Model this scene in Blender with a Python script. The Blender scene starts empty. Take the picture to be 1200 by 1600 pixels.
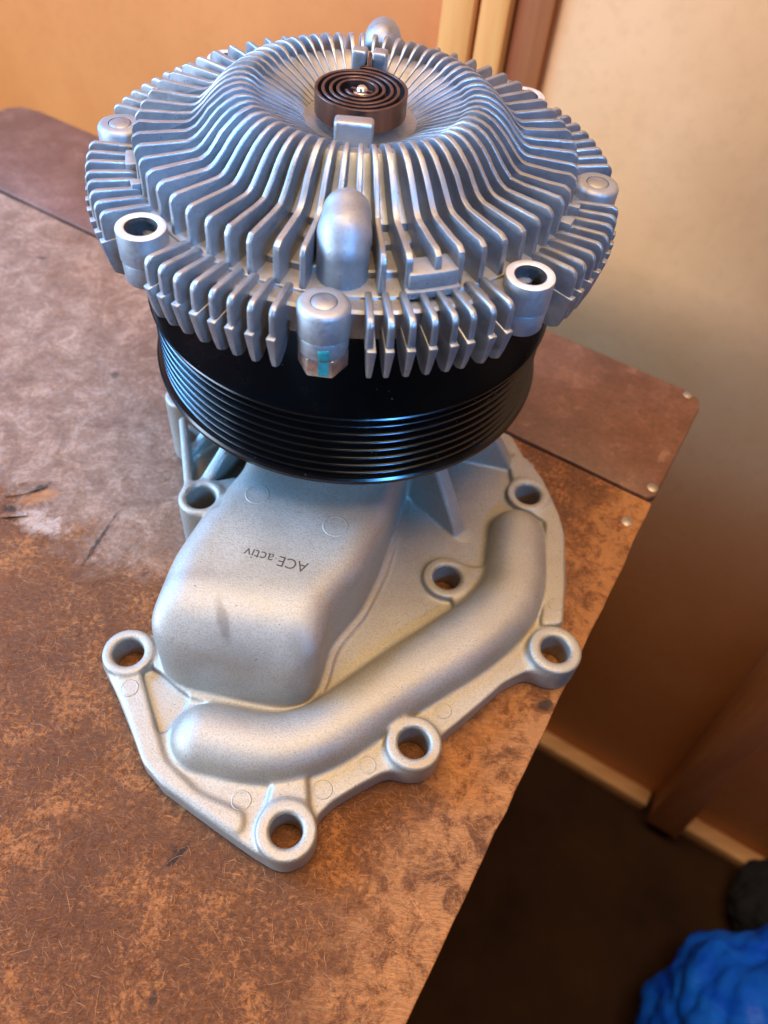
import bpy, bmesh, math, random
import numpy as np
from mathutils import Vector, Matrix

random.seed(7)
rng = np.random.default_rng(7)
S = 0.001                                   # the scene is laid out in millimetres
scene = bpy.context.scene
col = scene.collection
R = math.radians

# ------------------------------------------------------------------ camera
CAM = np.array([19.735, -216.845, 236.533])
PITCH, ROLL, FPX = R(52.014), R(7.097), 1231.09
fwd = np.array([0, math.cos(PITCH), -math.sin(PITCH)])
rgt = np.array([1.0, 0, 0])
upv = np.cross(rgt, fwd)
r2 = math.cos(ROLL) * rgt + math.sin(ROLL) * upv
u2 = -math.sin(ROLL) * rgt + math.cos(ROLL) * upv
cd = bpy.data.cameras.new('camera')
cd.sensor_fit = 'VERTICAL'
cd.sensor_height = 24.0
cd.lens = 24.0 * FPX / 1600.0
cd.clip_start = 0.01
cd.clip_end = 50.0
cd.dof.use_dof = True
cd.dof.focus_distance = 0.222
cd.dof.aperture_fstop = 8.5
camo = bpy.data.objects.new('camera', cd)
col.objects.link(camo)
camo.matrix_world = Matrix(((r2[0], u2[0], -fwd[0], CAM[0] * S),
                            (r2[1], u2[1], -fwd[1], CAM[1] * S),
                            (r2[2], u2[2], -fwd[2], CAM[2] * S),
                            (0, 0, 0, 1)))
scene.camera = camo

# ------------------------------------------------------------------ light
world = bpy.data.worlds.new('World')
scene.world = world
world.use_nodes = True
bg = world.node_tree.nodes['Background']
bg.inputs['Color'].default_value = (1.0, 0.58, 0.30, 1)
bg.inputs['Strength'].default_value = 0.18


def area(name, az, el, dist, size, power, color, target=(0, -40, 60), size_y=None):
    l = bpy.data.lights.new(name, 'AREA')
    l.energy = power
    l.color = color
    l.size = size
    if size_y:
        l.shape = 'RECTANGLE'
        l.size_y = size_y
    o = bpy.data.objects.new(name, l)
    col.objects.link(o)
    t = Vector(target) * S
    d = Vector((math.cos(R(az)) * math.cos(R(el)), math.sin(R(az)) * math.cos(R(el)), math.sin(R(el))))
    o.location = t + d * dist
    o.rotation_euler = (-d).to_track_quat('-Z', 'Y').to_euler()
    return o


area('window_daylight', 168, 30, 1.0, 0.35, 26.0, (0.16, 0.46, 1.0), size_y=0.45)
area('wall_fill', -160, 13, 1.5, 0.7, 37.0, (0.58, 0.76, 1.0), size_y=0.6)  # soft fill lamp added to brighten the wall, no known doorway
area('fin_fill', -58, 34, 1.3, 0.2, 0.45, (0.09, 0.40, 1.0), target=(-35, 15, 130), size_y=0.2).data.spread = R(20)  # narrow blue lamp added to tint the left-hand fins
area('ceiling_light', -116, 88, 1.2, 1.1, 22.0, (1.0, 0.71, 0.40), size_y=0.42)

vs = scene.view_settings
vs.view_transform = 'Standard'
vs.look = 'None'
vs.exposure = 0.0
vs.gamma = 1.0
scene.cycles.max_bounces = 10
scene.cycles.glossy_bounces = 6
scene.cycles.diffuse_bounces = 4


# ------------------------------------------------------------------ materials
class NT:
    def __init__(self, name):
        self.m = bpy.data.materials.new(name)
        self.m.use_nodes = True
        self.t = self.m.node_tree
        self.b = self.t.nodes['Principled BSDF']
        g = self.t.nodes.new('ShaderNodeNewGeometry')
        self.pos = g.outputs['Position']

    def n(self, kind, **kw):
        nd = self.t.nodes.new(kind)
        for k, v in kw.items():
            setattr(nd, k, v)
        return nd

    def link(self, a, b):
        self.t.links.new(a, b)

    def put(self, sock, v):
        if hasattr(v, 'is_linked') or isinstance(v, bpy.types.NodeSocket):
            self.link(v, sock)
        else:
            sock.default_value = v

    def noise(self, scale, detail=4, rough=0.55, dist=0.0, vec=None, lac=2.0):
        nd = self.n('ShaderNodeTexNoise')
        self.link(vec if vec is not None else self.pos, nd.inputs['Vector'])
        nd.inputs['Scale'].default_value = scale
        nd.inputs['Detail'].default_value = detail
        nd.inputs['Roughness'].default_value = rough
        nd.inputs['Distortion'].default_value = dist
        return nd.outputs['Fac']

    def voro(self, scale, feature='F1', vec=None, out='Distance', rnd=1.0):
        nd = self.n('ShaderNodeTexVoronoi', feature=feature)
        self.link(vec if vec is not None else self.pos, nd.inputs['Vector'])
        nd.inputs['Scale'].default_value = scale
        nd.inputs['Randomness'].default_value = rnd
        return nd.outputs[out]

    def mapping(self, rot=(0, 0, 0), scale=(1, 1, 1), loc=(0, 0, 0)):
        nd = self.n('ShaderNodeMapping')
        self.link(self.pos, nd.inputs['Vector'])
        nd.inputs['Rotation'].default_value = rot
        nd.inputs['Scale'].default_value = scale
        nd.inputs['Location'].default_value = loc
        return nd.outputs['Vector']

    def ramp(self, fac, stops, interp='LINEAR'):
        nd = self.n('ShaderNodeValToRGB')
        nd.color_ramp.interpolation = interp
        e = nd.color_ramp.elements
        while len(e) > 1:
            e.remove(e[-1])
        e[0].position = stops[0][0]
        e[0].color = self.c4(stops[0][1])
        for p, c in stops[1:]:
            x = e.new(p)
            x.color = self.c4(c)
        self.link(fac, nd.inputs['Fac'])
        return nd.outputs['Color']

    @staticmethod
    def c4(c):
        if isinstance(c, (int, float)):
            return (c, c, c, 1)
        return (*c, 1) if len(c) == 3 else c

    def mix(self, fac, a, b, mode='MIX'):
        nd = self.n('ShaderNodeMix', data_type='RGBA', blend_type=mode)
        self.put(nd.inputs[0], fac)
        self.put(nd.inputs[6], a if not isinstance(a, tuple) else self.c4(a))
        self.put(nd.inputs[7], b if not isinstance(b, tuple) else self.c4(b))
        return nd.outputs[2]

    def math(self, op, a, b=0.0, c=0.0, clamp=False):
        nd = self.n('ShaderNodeMath', operation=op, use_clamp=clamp)
        self.put(nd.inputs[0], a)
        self.put(nd.inputs[1], b)
        self.put(nd.inputs[2], c)
        return nd.outputs[0]

    def smooth(self, v, lo, hi, a=0.0, b=1.0):
        nd = self.n('ShaderNodeMapRange', interpolation_type='SMOOTHSTEP')
        self.put(nd.inputs[0], v)
        nd.inputs[1].default_value = lo
        nd.inputs[2].default_value = hi
        nd.inputs[3].default_value = a
        nd.inputs[4].default_value = b
        return nd.outputs[0]

    def dot(self, vec, off=(0, 0, 0)):
        s = self.n('ShaderNodeVectorMath', operation='SUBTRACT')
        self.link(self.pos, s.inputs[0])
        s.inputs[1].default_value = off
        d = self.n('ShaderNodeVectorMath', operation='DOT_PRODUCT')
        self.link(s.outputs[0], d.inputs[0])
        d.inputs[1].default_value = vec
        return d.outputs['Value']

    def blob(self, cx, cy, ang, a, b, soft=0.35, wob=None):
        """1 inside an ellipse on the horizontal plane (mm)"""
        c, s = math.cos(ang), math.sin(ang)
        p = self.dot((c / (a * S), s / (a * S), 0), (cx * S, cy * S, 0))
        q = self.dot((-s / (b * S), c / (b * S), 0), (cx * S, cy * S, 0))
        r = self.math('SQRT', self.math('ADD', self.math('MULTIPLY', p, p), self.math('MULTIPLY', q, q)))
        if wob is not None:
            r = self.math('ADD', r, wob)
        return self.smooth(r, 1 - soft, 1 + soft, 1.0, 0.0)

    def bump(self, height, dist, strength=1.0, prev=None):
        nd = self.n('ShaderNodeBump')
        nd.inputs['Strength'].default_value = strength
        nd.inputs['Distance'].default_value = dist * S
        self.link(height, nd.inputs['Height'])
        if prev is not None:
            self.link(prev, nd.inputs['Normal'])
        return nd.outputs['Normal']

    def out(self, color=None, rough=None, metal=None, normal=None, **kw):
        i = self.b.inputs
        if color is not None:
            self.put(i['Base Color'], self.c4(color) if isinstance(color, tuple) else color)
        if rough is not None:
            self.put(i['Roughness'], rough)
        if metal is not None:
            self.put(i['Metallic'], metal)
        if normal is not None:
            self.link(normal, i['Normal'])
        for k, v in kw.items():
            self.put(i[k], v)
        return self.m


def mat_cast_fin(name='die_cast_aluminium', dr=0.0):
    t = NT(name)
    n1 = t.noise(900, 5, 0.6)
    n2 = t.noise(90, 4, 0.6)
    pits = t.smooth(t.noise(900, 3, 0.6), 0.66, 0.72)
    c = t.ramp(n2, [(0.3, (0.27, 0.276, 0.284)), (0.7, (0.39, 0.395, 0.398))])
    c = t.mix(t.math('MULTIPLY', pits, 0.6), c, (0.10, 0.09, 0.08))
    grime = t.smooth(t.noise(140, 7, 0.75, 0.5), 0.54, 0.70)
    c = t.mix(t.math('MULTIPLY', grime, 0.40), c, (0.17, 0.145, 0.11))
    r = t.smooth(n1, 0.3, 0.7, 0.42 + dr, 0.56 + dr)
    nb = t.bump(n1, 0.10, 0.45)
    return t.out(c, r, 0.88, nb)


def mat_housing():
    t = NT('sand_cast_aluminium')
    fine = t.noise(1900, 3, 0.6)
    mid = t.noise(60, 4, 0.6)
    c = t.ramp(mid, [(0.3, (0.320, 0.300, 0.256)), (0.7, (0.405, 0.382, 0.328))])
    c = t.mix(t.smooth(fine, 0.34, 0.58, 0.62, 0.0), c, (0.25, 0.22, 0.175))
    specks = t.smooth(t.noise(1100, 2, 0.5), 0.71, 0.76)
    c = t.mix(t.math('MULTIPLY', specks, 0.75), c, (0.07, 0.05, 0.035))
    # rubbed grey smudges and an oil stain on the outlet dome
    w = t.math('MULTIPLY', t.math('SUBTRACT', t.noise(220, 3, 0.6), 0.5), 1.6)
    sm = t.blob(-22.5, -106, R(-64), 5.6, 1.5, 0.45, w)
    sm2 = t.blob(1.5, -108, R(75), 9.0, 3.8, 0.7, w)
    sm3 = t.blob(-34, -94, R(10), 7, 2.0, 0.8, w)
    c = t.mix(t.math('MULTIPLY', sm, 0.55), c, (0.13, 0.11, 0.09))
    c = t.mix(t.math('MULTIPLY', sm2, 0.35), c, (0.16, 0.15, 0.14))
    c = t.mix(t.math('MULTIPLY', sm3, 0.30), c, (0.18, 0.15, 0.12))
    bl = t.blob(41, -131.5, R(35), 6.5, 1.8, 0.7, w)
    c = t.mix(t.math('MULTIPLY', bl, 0.45), c, (0.34, 0.22, 0.09))
    grime = t.smooth(t.noise(28, 5, 0.7), 0.58, 0.75)
    c = t.mix(t.math('MULTIPLY', grime, 0.20), c, (0.25, 0.20, 0.14))
    r = t.smooth(mid, 0.3, 0.7, 0.50, 0.60)
    nb = t.bump(fine, 0.20, 0.55)
    return t.out(c, r, 0.60, nb)


def mat_machined():
    t = NT('machined_aluminium_face')
    n = t.noise(400, 3)
    return t.out(t.ramp(n, [(0.3, (0.66, 0.62, 0.58)), (0.7, (0.74, 0.70, 0.66))]), 0.42, 0.55, t.bump(n, 0.03, 0.3))


def mat_black():
    t = NT('black_gloss_enamel')
    dust = t.smooth(t.noise(700, 2, 0.5), 0.73, 0.78)
    haze = t.smooth(t.noise(45, 5, 0.65), 0.45, 0.75)
    c = t.mix(t.math('MULTIPLY', dust, 0.35), (0.0018, 0.0018, 0.002), (0.20, 0.19, 0.17))
    r = t.math('ADD', 0.20, t.math('MULTIPLY', haze, 0.12))
    return t.out(c, r, 0.0, t.bump(t.noise(260, 3), 0.04, 0.2), **{'Specular IOR Level': 0.42})


def mat_coil():
    t = NT('oxidised_bimetal')
    v = t.noise(240, 4, 0.6, vec=t.mapping(scale=(1, 1, 0.15)))
    c = t.ramp(v, [(0.3, (0.075, 0.042, 0.034)), (0.7, (0.165, 0.095, 0.075))])
    return t.out(c, t.smooth(t.noise(500), 0.3, 0.7, 0.30, 0.48), 0.9)


def mat_simple(name, color, rough, metal=0.0, var=0.25, scale=300, bump=0.0):
    t = NT(name)
    n = t.noise(scale, 4, 0.6)
    a = tuple(x * (1 - var) for x in color)
    b = tuple(min(1, x * (1 + var)) for x in color)
    return t.out(t.ramp(n, [(0.3, a), (0.7, b)]), rough, metal, t.bump(n, bump, 0.5) if bump else None)


# bench frame: u runs along the far edge to the right, v away from the camera
UA = R(-25.9)
U = np.array([math.cos(UA), math.sin(UA)])
V = np.array([-math.sin(UA), math.cos(UA)])
CORNER = np.array([155.8, 53.5])             # far right corner of the bench top


def uv(u, v):
    p = CORNER + U * u + V * v
    return (float(p[0]), float(p[1]))


def mat_hardboard(name, far):
    t = NT(name)
    big = t.noise(24, 8, 0.75)
    mid = t.noise(120, 5, 0.7, 0.6)
    # matted fibres: several stretched noises in different directions
    f = None
    for k, a in enumerate((12, 48, 83, 117, 155)):
        vec = t.mapping(rot=(0, 0, R(a)), scale=(1, 7, 1), loc=(k * 0.37, k * 0.11, 0))
        n = t.noise(230 + 20 * k, 3, 0.6, 0.9, vec)
        n = t.smooth(n, 0.56, 0.74)
        f = n if f is None else t.math('MAXIMUM', f, n)
    if far:
        c = t.ramp(big, [(0.28, (0.062, 0.021, 0.011)), (0.50, (0.125, 0.046, 0.024)), (0.66, (0.19, 0.082, 0.048)), (0.8, (0.26, 0.14, 0.10))])
        c = t.mix(t.math('MULTIPLY', f, 0.18), c, (0.30, 0.15, 0.085))
        fine = t.noise(420, 6, 0.75, 0.4)
        c = t.mix(t.smooth(fine, 0.34, 0.60, 0.55, 0.0), c, (0.055, 0.020, 0.010))
        c = t.mix(t.math('MULTIPLY', t.smooth(t.noise(95, 8, 0.8, 0.5), 0.56, 0.68), 0.45), c, (0.30, 0.165, 0.11))
        dark = t.smooth(t.noise(70, 3, 0.5), 0.68, 0.74)
        c = t.mix(t.math('MULTIPLY', dark, 0.5), c, (0.03, 0.016, 0.012))
        h = t.math('ADD', t.math('MULTIPLY', f, 0.4), mid)
        rough = t.smooth(big, 0.35, 0.7, 0.40, 0.58)
        nb = t.bump(h, 0.25, 0.45)
    else:
        fine = t.noise(620, 5, 0.75, 0.5)
        c = t.ramp(fine, [(0.28, (0.060, 0.019, 0.005)), (0.50, (0.145, 0.050, 0.012)), (0.74, (0.250, 0.092, 0.025))])
        c = t.mix(t.smooth(big, 0.38, 0.60, 0.60, 0.0), c, (0.075, 0.026, 0.009))
        # rubbed patches where the skin has gone and pale fibre shows
        pm = t.math('ADD', t.noise(48, 9, 0.78, 0.4), t.math('MULTIPLY', t.math('SUBTRACT', fine, 0.5), 0.55))
        pm = t.math('ADD', pm, t.math('MULTIPLY', f, 0.10))
        c = t.mix(t.math('MULTIPLY', t.smooth(pm, 0.52, 0.66), 0.78), c, (0.40, 0.160, 0.045))
        c = t.mix(t.math('MULTIPLY', f, 0.30), c, (0.38, 0.160, 0.050))
        # worn, paler band along the right edge
        du = t.dot((U[0] / S, U[1] / S, 0), (CORNER[0] * S, CORNER[1] * S, 0))
        wv = t.math('ADD', du, t.math('MULTIPLY', t.math('SUBTRACT', t.noise(45, 5, 0.7), 0.5), 58.0))
        worn = t.smooth(wv, -26.0, -10.0)
        worn = t.math('MULTIPLY', worn, t.smooth(t.noise(110, 8, 0.8, 0.6), 0.40, 0.56))
        c = t.mix(t.math('MULTIPLY', worn, 0.75), c, (0.44, 0.195, 0.066))
        # dusty, rubbed skin at far left, with window sheen painted into its grey
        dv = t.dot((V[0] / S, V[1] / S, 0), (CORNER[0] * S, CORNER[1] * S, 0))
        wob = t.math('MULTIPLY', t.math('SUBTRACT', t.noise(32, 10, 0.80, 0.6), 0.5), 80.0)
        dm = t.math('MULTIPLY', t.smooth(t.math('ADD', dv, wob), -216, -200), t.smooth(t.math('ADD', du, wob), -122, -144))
        dust_sheenc = t.ramp(t.math('ADD', t.math('MULTIPLY', t.noise(85, 9, 0.8, 0.8), 0.7), t.math('MULTIPLY', fine, 0.3)), [(0.40, (0.150, 0.080, 0.048)), (0.5, (0.240, 0.146, 0.098)), (0.60, (0.42, 0.285, 0.205))])
        dust_sheenc = t.mix(t.math('MULTIPLY', f, 0.35), dust_sheenc, (0.38, 0.24, 0.165))
        c = t.mix(t.math('MULTIPLY', dm, 0.86), c, dust_sheenc)
        # ink and scorch marks with shapes of their own
        w = t.math('MULTIPLY', t.math('SUBTRACT', t.noise(330, 4, 0.6), 0.5), 2.2)
        for cx, cy, a, la, lb, k in MARKS:
            c = t.mix(t.math('MULTIPLY', t.blob(cx, cy, a, la, lb, 0.35, w), k), c, (0.018, 0.012, 0.010))
        bright = t.blob(*TEAR, 0.25, w)
        c = t.mix(t.math('MULTIPLY', bright, 0.7), c, (0.40, 0.165, 0.05))
        c = t.mix(t.math('MULTIPLY', t.blob(*PALE, 0.45, w), 0.8), c, (0.50, 0.39, 0.32))
        h = t.math('ADD', t.math('MULTIPLY', f, 0.9), mid)
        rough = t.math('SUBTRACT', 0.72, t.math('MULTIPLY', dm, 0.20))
        nb = t.bump(h, 0.45, 0.7)
    return t.out(c, rough, 0.0, nb, **{'Specular IOR Level': 0.5 if far else 0.36})


# ------------------------------------------------------------------ mesh helpers
def mesh_obj(name, verts, faces, mat, parent=None, smooth=True, scale=S, sharp=None):
    me = bpy.data.meshes.new(name)
    v = np.asarray(verts, dtype=np.float64) * scale
    me.from_pydata(v.tolist(), [], faces)
    me.update()
    o = bpy.data.objects.new(name, me)
    if mat is not None:
        me.materials.append(mat)
    if smooth:
        me.shade_smooth()
        if sharp:
            me.set_sharp_from_angle(angle=R(sharp))
    col.objects.link(o)
    if parent is not None:
        o.parent = parent
    return o


def bm_obj(name, bm, mat, parent=None, sharp=35):
    for v in bm.verts:
        v.co *= S
    bmesh.ops.recalc_face_normals(bm, faces=bm.faces[:])
    me = bpy.data.meshes.new(name)
    bm.to_mesh(me)
    bm.free()
    me.materials.append(mat)
    me.shade_smooth()
    me.set_sharp_from_angle(angle=R(sharp))
    o = bpy.data.objects.new(name, me)
    col.objects.link(o)
    if parent is not None:
        o.parent = parent
    return o


def empty(name, loc=(0, 0, 0)):
    o = bpy.data.objects.new(name, None)
    o.location = Vector(loc) * S
    o.empty_display_size = 0.02
    col.objects.link(o)
    return o


def lathe(name, prof, mat, parent=None, seg=96, cx=0, cy=0, closed=False, sharp=40):
    n = len(prof)
    V_, F = [], []
    for k in range(seg):
        a = 2 * math.pi * k / seg
        for r, z in prof:
            V_.append((cx + r * math.cos(a), cy + r * math.sin(a), z))
    m = n if closed else n - 1
    for k in range(seg):
        k2 = (k + 1) % seg
        for i in range(m):
            j = (i + 1) % n
            F.append((k * n + i, k2 * n + i, k2 * n + j, k * n + j))
    bm = bmesh.new()
    vv = [bm.verts.new(p) for p in V_]
    for f in F:
        try:
            bm.faces.new([vv[i] for i in f])
        except ValueError:
            pass
    bmesh.ops.remove_doubles(bm, verts=bm.verts[:], dist=1e-4)
    bmesh.ops.dissolve_degenerate(bm, edges=bm.edges[:], dist=1e-5)
    return bm_obj(name, bm, mat, parent, sharp)


def bevel_all(bm, off, seg=2, ang=30):
    es = [e for e in bm.edges if len(e.link_faces) == 2 and e.calc_face_angle(0) > R(ang)]
    bmesh.ops.bevel(bm, geom=es, offset=off, segments=seg, profile=0.5, affect='EDGES', clamp_overlap=True)


def box_bm(x0, x1, y0, y1, z0, z1, bev=0.0, seg=2, rot=0.0, cx=0, cy=0):
    bm = bmesh.new()
    bmesh.ops.create_cube(bm, size=1)
    for v in bm.verts:
        v.co = Vector((x0 + (v.co.x + .5) * (x1 - x0), y0 + (v.co.y + .5) * (y1 - y0), z0 + (v.co.z + .5) * (z1 - z0)))
    if bev:
        bevel_all(bm, bev, seg)
    if rot or cx or cy:
        c, s = math.cos(rot), math.sin(rot)
        for v in bm.verts:
            x, y = v.co.x, v.co.y
            v.co.x, v.co.y = cx + c * x - s * y, cy + s * x + c * y
    return bm


def prism_bm(poly, z0, z1, bev=0.0, seg=2):
    bm = bmesh.new()
    vs_ = [bm.verts.new((x, y, z0)) for x, y in poly]
    f = bm.faces.new(vs_)
    r = bmesh.ops.extrude_face_region(bm, geom=[f])
    for v in r['geom']:
        if isinstance(v, bmesh.types.BMVert):
            v.co.z = z1
    bmesh.ops.recalc_face_normals(bm, faces=bm.faces[:])
    if bev:
        bevel_all(bm, bev, seg)
    return bm


# ------------------------------------------------------------------ signed distance casting
def sd_poly(X, Y, P):
    P = np.asarray(P, float)
    d = np.full(X.shape, 1e9)
    s = np.ones(X.shape)
    n = len(P)
    for i in range(n):
        a, b = P[i], P[i - 1]
        ex, ey = b[0] - a[0], b[1] - a[1]
        wx, wy = X - a[0], Y - a[1]
        t = np.clip((wx * ex + wy * ey) / (ex * ex + ey * ey), 0, 1)
        d = np.minimum(d, (wx - ex * t) ** 2 + (wy - ey * t) ** 2)
        c1, c2, c3 = Y >= a[1], Y < b[1], ex * wy > ey * wx
        flip = (c1 & c2 & c3) | (~c1 & ~c2 & ~c3)
        s = np.where(flip, -s, s)
    return s * np.sqrt(d)


def blur2(A, sig):
    k = int(3 * sig) + 1
    x = np.arange(-k, k + 1)
    w = np.exp(-0.5 * (x / sig) ** 2)
    w /= w.sum()
    for ax in (0, 1):
        pad = [(k, k) if i == ax else (0, 0) for i in range(2)]
        B = np.pad(A, pad, mode='edge')
        A = sum(w[j] * np.take(B, range(j, j + A.shape[ax]), axis=ax) for j in range(2 * k + 1))
    return A


def smin(a, b, k):
    h = np.maximum(k - np.abs(a - b), 0) / k
    return np.minimum(a, b) - h * h * k * 0.25


def smax(a, b, k):
    return -smin(-a, -b, k)


def surface_nets(vol, org, h):
    nx, ny, nz = vol.shape
    ins = vol < 0
    cnt = np.zeros((nx - 1, ny - 1, nz - 1), np.int8)
    for i in (0, 1):
        for j in (0, 1):
            for k in (0, 1):
                cnt += ins[i:nx - 1 + i, j:ny - 1 + j, k:nz - 1 + k]
    act = (cnt > 0) & (cnt < 8)
    ci = np.argwhere(act)
    idx = np.full(act.shape, -1, np.int64)
    idx[act] = np.arange(len(ci))
    corners = [(i, j, k) for i in (0, 1) for j in (0, 1) for k in (0, 1)]
    vals = {c: vol[ci[:, 0] + c[0], ci[:, 1] + c[1], ci[:, 2] + c[2]] for c in corners}
    acc = np.zeros((len(ci), 3))
    num = np.zeros(len(ci))
    for a in corners:
        for ax in range(3):
            if a[ax] == 0:
                b = list(a)
                b[ax] = 1
                b = tuple(b)
                va, vb = vals[a], vals[b]
                m = (va < 0) != (vb < 0)
                t = np.where(m, va / np.where(m, va - vb, 1), 0)
                p = np.array(a, float)[None].repeat(len(ci), 0)
                p[:, ax] += t
                acc += p * m[:, None]
                num += m
    verts = (ci + acc / num[:, None]) * h + np.array(org)
    quads = []
    for ax in range(3):
        sl0 = [slice(None)] * 3
        sl1 = [slice(None)] * 3
        sl0[ax] = slice(0, -1)
        sl1[ax] = slice(1, None)
        A, B = ins[tuple(sl0)], ins[tuple(sl1)]
        e = np.argwhere(A != B)
        o1, o2 = [x for x in range(3) if x != ax]
        ok = (e[:, o1] > 0) & (e[:, o2] > 0) & (e[:, o1] < act.shape[o1]) & (e[:, o2] < act.shape[o2])
        e = e[ok]
        fl = A[e[:, 0], e[:, 1], e[:, 2]]
        d1 = np.zeros(3, int)
        d2 = np.zeros(3, int)
        d1[o1] = 1
        d2[o2] = 1
        g = lambda q: idx[q[:, 0], q[:, 1], q[:, 2]]
        qd = np.stack([g(e - d1 - d2), g(e - d2), g(e), g(e - d1)], 1)
        flip = fl if ax != 1 else ~fl
        qd[~flip] = qd[~flip][:, ::-1]
        quads.append(qd)
    return verts, np.concatenate(quads)


def mesh_from_np(name, verts, quads, mat, parent=None):
    me = bpy.data.meshes.new(name)
    n, m = len(verts), len(quads)
    me.vertices.add(n)
    me.vertices.foreach_set('co', (verts * S).astype(np.float32).ravel())
    me.loops.add(m * 4)
    me.loops.foreach_set('vertex_index', quads.astype(np.int32).ravel())
    me.polygons.add(m)
    me.polygons.foreach_set('loop_start', np.arange(0, m * 4, 4, dtype=np.int32))
    me.update(calc_edges=True)
    me.validate()
    me.shade_smooth()
    me.materials.append(mat)
    o = bpy.data.objects.new(name, me)
    col.objects.link(o)
    if parent is not None:
        o.parent = parent
    return o


# ================================================================== SETTING
FLOOR = -560.0
WALLV = 98.0                                  # wall plane, behind the far edge of the bench
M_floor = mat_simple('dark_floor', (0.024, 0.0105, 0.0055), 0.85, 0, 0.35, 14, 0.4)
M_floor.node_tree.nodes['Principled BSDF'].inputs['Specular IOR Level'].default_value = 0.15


def mat_wall(name, c1, c2, rough=0.55):
    t = NT(name)
    n = t.noise(9, 5, 0.6)
    fine = t.noise(160, 4, 0.6)
    c = t.ramp(n, [(0.32, c1), (0.68, c2)])
    c = t.mix(t.smooth(fine, 0.45, 0.7, 0.0, 0.12), c, tuple(x * 0.6 for x in c1))
    return t.out(c, rough, 0.0, t.bump(fine, 0.2, 0.25))


M_wall = mat_wall('orange_hardboard_sheet', (0.52, 0.132, 0.019), (0.60, 0.170, 0.030))
M_panel = mat_wall('beige_hardboard_sheet', (0.68, 0.29, 0.10), (0.76, 0.35, 0.14), 0.55)


def mat_timber(name, c1, c2, ang):
    t = NT(name)
    vec = t.mapping(rot=(0, 0, -UA), scale=(1, 1, 0.06) if ang else (0.06, 1, 1))
    n = t.noise(130, 5, 0.65, 0.4, vec)
    return t.out(t.ramp(n, [(0.3, c1), (0.7, c2)]), 0.6, 0.0, t.bump(n, 0.2, 0.3))


M_pine = mat_timber('pine_post', (0.66, 0.21, 0.036), (0.78, 0.31, 0.07), True)
M_trim = mat_timber('brown_stained_trim', (0.26, 0.055, 0.008), (0.36, 0.095, 0.016), True)
M_stud = mat_timber('old_timber_stud', (0.38, 0.15, 0.05), (0.55, 0.25, 0.095), True)
M_plate = mat_timber('pale_timber_plate', (0.38, 0.20, 0.095), (0.52, 0.31, 0.17), False)


def wall_box(name, u0, u1, v0, v1, z0, z1, mat, parent=None, bev=1.5, tilt=0.0):
    bm = box_bm(0, u1 - u0, 0, v1 - v0, 0, z1 - z0, bev)
    for p in bm.verts:
        x = p.co.x + tilt * p.co.z
        q = CORNER + U * (u0 + x) + V * (v0 + p.co.y)
        p.co = Vector((q[0], q[1], z0 + p.co.z))
    return bm_obj(name, bm, mat, parent)


def ray_wall(px, py, vv=WALLV):
    """where a sight line meets the wall plane: returns (u, z) in mm; used to measure the wall's joints"""
    d = fwd + (px - 600) / FPX * r2 - (py - 800) / FPX * u2
    n = np.array([V[0], V[1], 0])
    t = ((CORNER @ V + vv) - CAM @ n) / (d @ n)
    p = CAM + d * t
    return float((p[:2] - CORNER) @ U), float(p[2])


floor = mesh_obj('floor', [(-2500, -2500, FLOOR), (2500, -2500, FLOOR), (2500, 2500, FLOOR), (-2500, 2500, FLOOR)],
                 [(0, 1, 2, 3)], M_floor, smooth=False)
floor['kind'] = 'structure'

uP0 = ray_wall(704, 40)[0]
uP1 = ray_wall(757, 40)[0]
uP2 = ray_wall(806, 40)[0]
uP3 = ray_wall(868, 40)[0]
uS0 = ray_wall(996, 1265)[0]
uS1 = ray_wall(1031, 1286)[0]
wall = wall_box('wall', -1400, uP0 + 5, WALLV, WALLV + 6, FLOOR, 1300, M_wall, None, 0)
wall['kind'] = 'structure'
wall_box('wall_panel', uP3 - 6, 1300, WALLV - 3, WALLV + 3, FLOOR, 1300, M_panel, wall, 0.5)
wall_box('timber_post', uP0, uP1 - 0.8, WALLV - 14, WALLV + 8, FLOOR, 1300, M_pine, wall, 2)
wall_box('timber_post', uP1 + 0.8, uP2, WALLV - 12, WALLV + 8, FLOOR, 1300, M_pine, wall, 2)
wall_box('door_trim', uP2 + 0.5, uP3, WALLV - 7, WALLV + 8, FLOOR, 1300, M_trim, wall, 1.5)
wall_box('stud', uS0, uS1 + 6, WALLV - 36, WALLV - 3.2, FLOOR + 22, FLOOR + 760, M_stud, wall, 2, -0.07)
wall_box('bottom_plate', uP3, uS0 - 4, WALLV - 20, WALLV - 3.3, FLOOR, FLOOR + 20, M_plate, wall, 2)
wall_box('bottom_plate', uS1 + 8, 900, WALLV - 20, WALLV - 3.3, FLOOR, FLOOR + 20, M_plate, wall, 2)

# ------------------------------------------------------------------ blue bag
def mat_bag():
    t = NT('blue_polythene')
    n = t.noise(26, 4, 0.6, 1.0)
    c = t.ramp(n, [(0.35, (0.003, 0.075, 0.85)), (0.65, (0.008, 0.15, 1.0))])
    return t.out(c, 0.42, 0.0, t.bump(t.noise(24, 3, 0.5, 2.0), 6.0, 0.5), **{'Specular IOR Level': 0.12})


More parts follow.
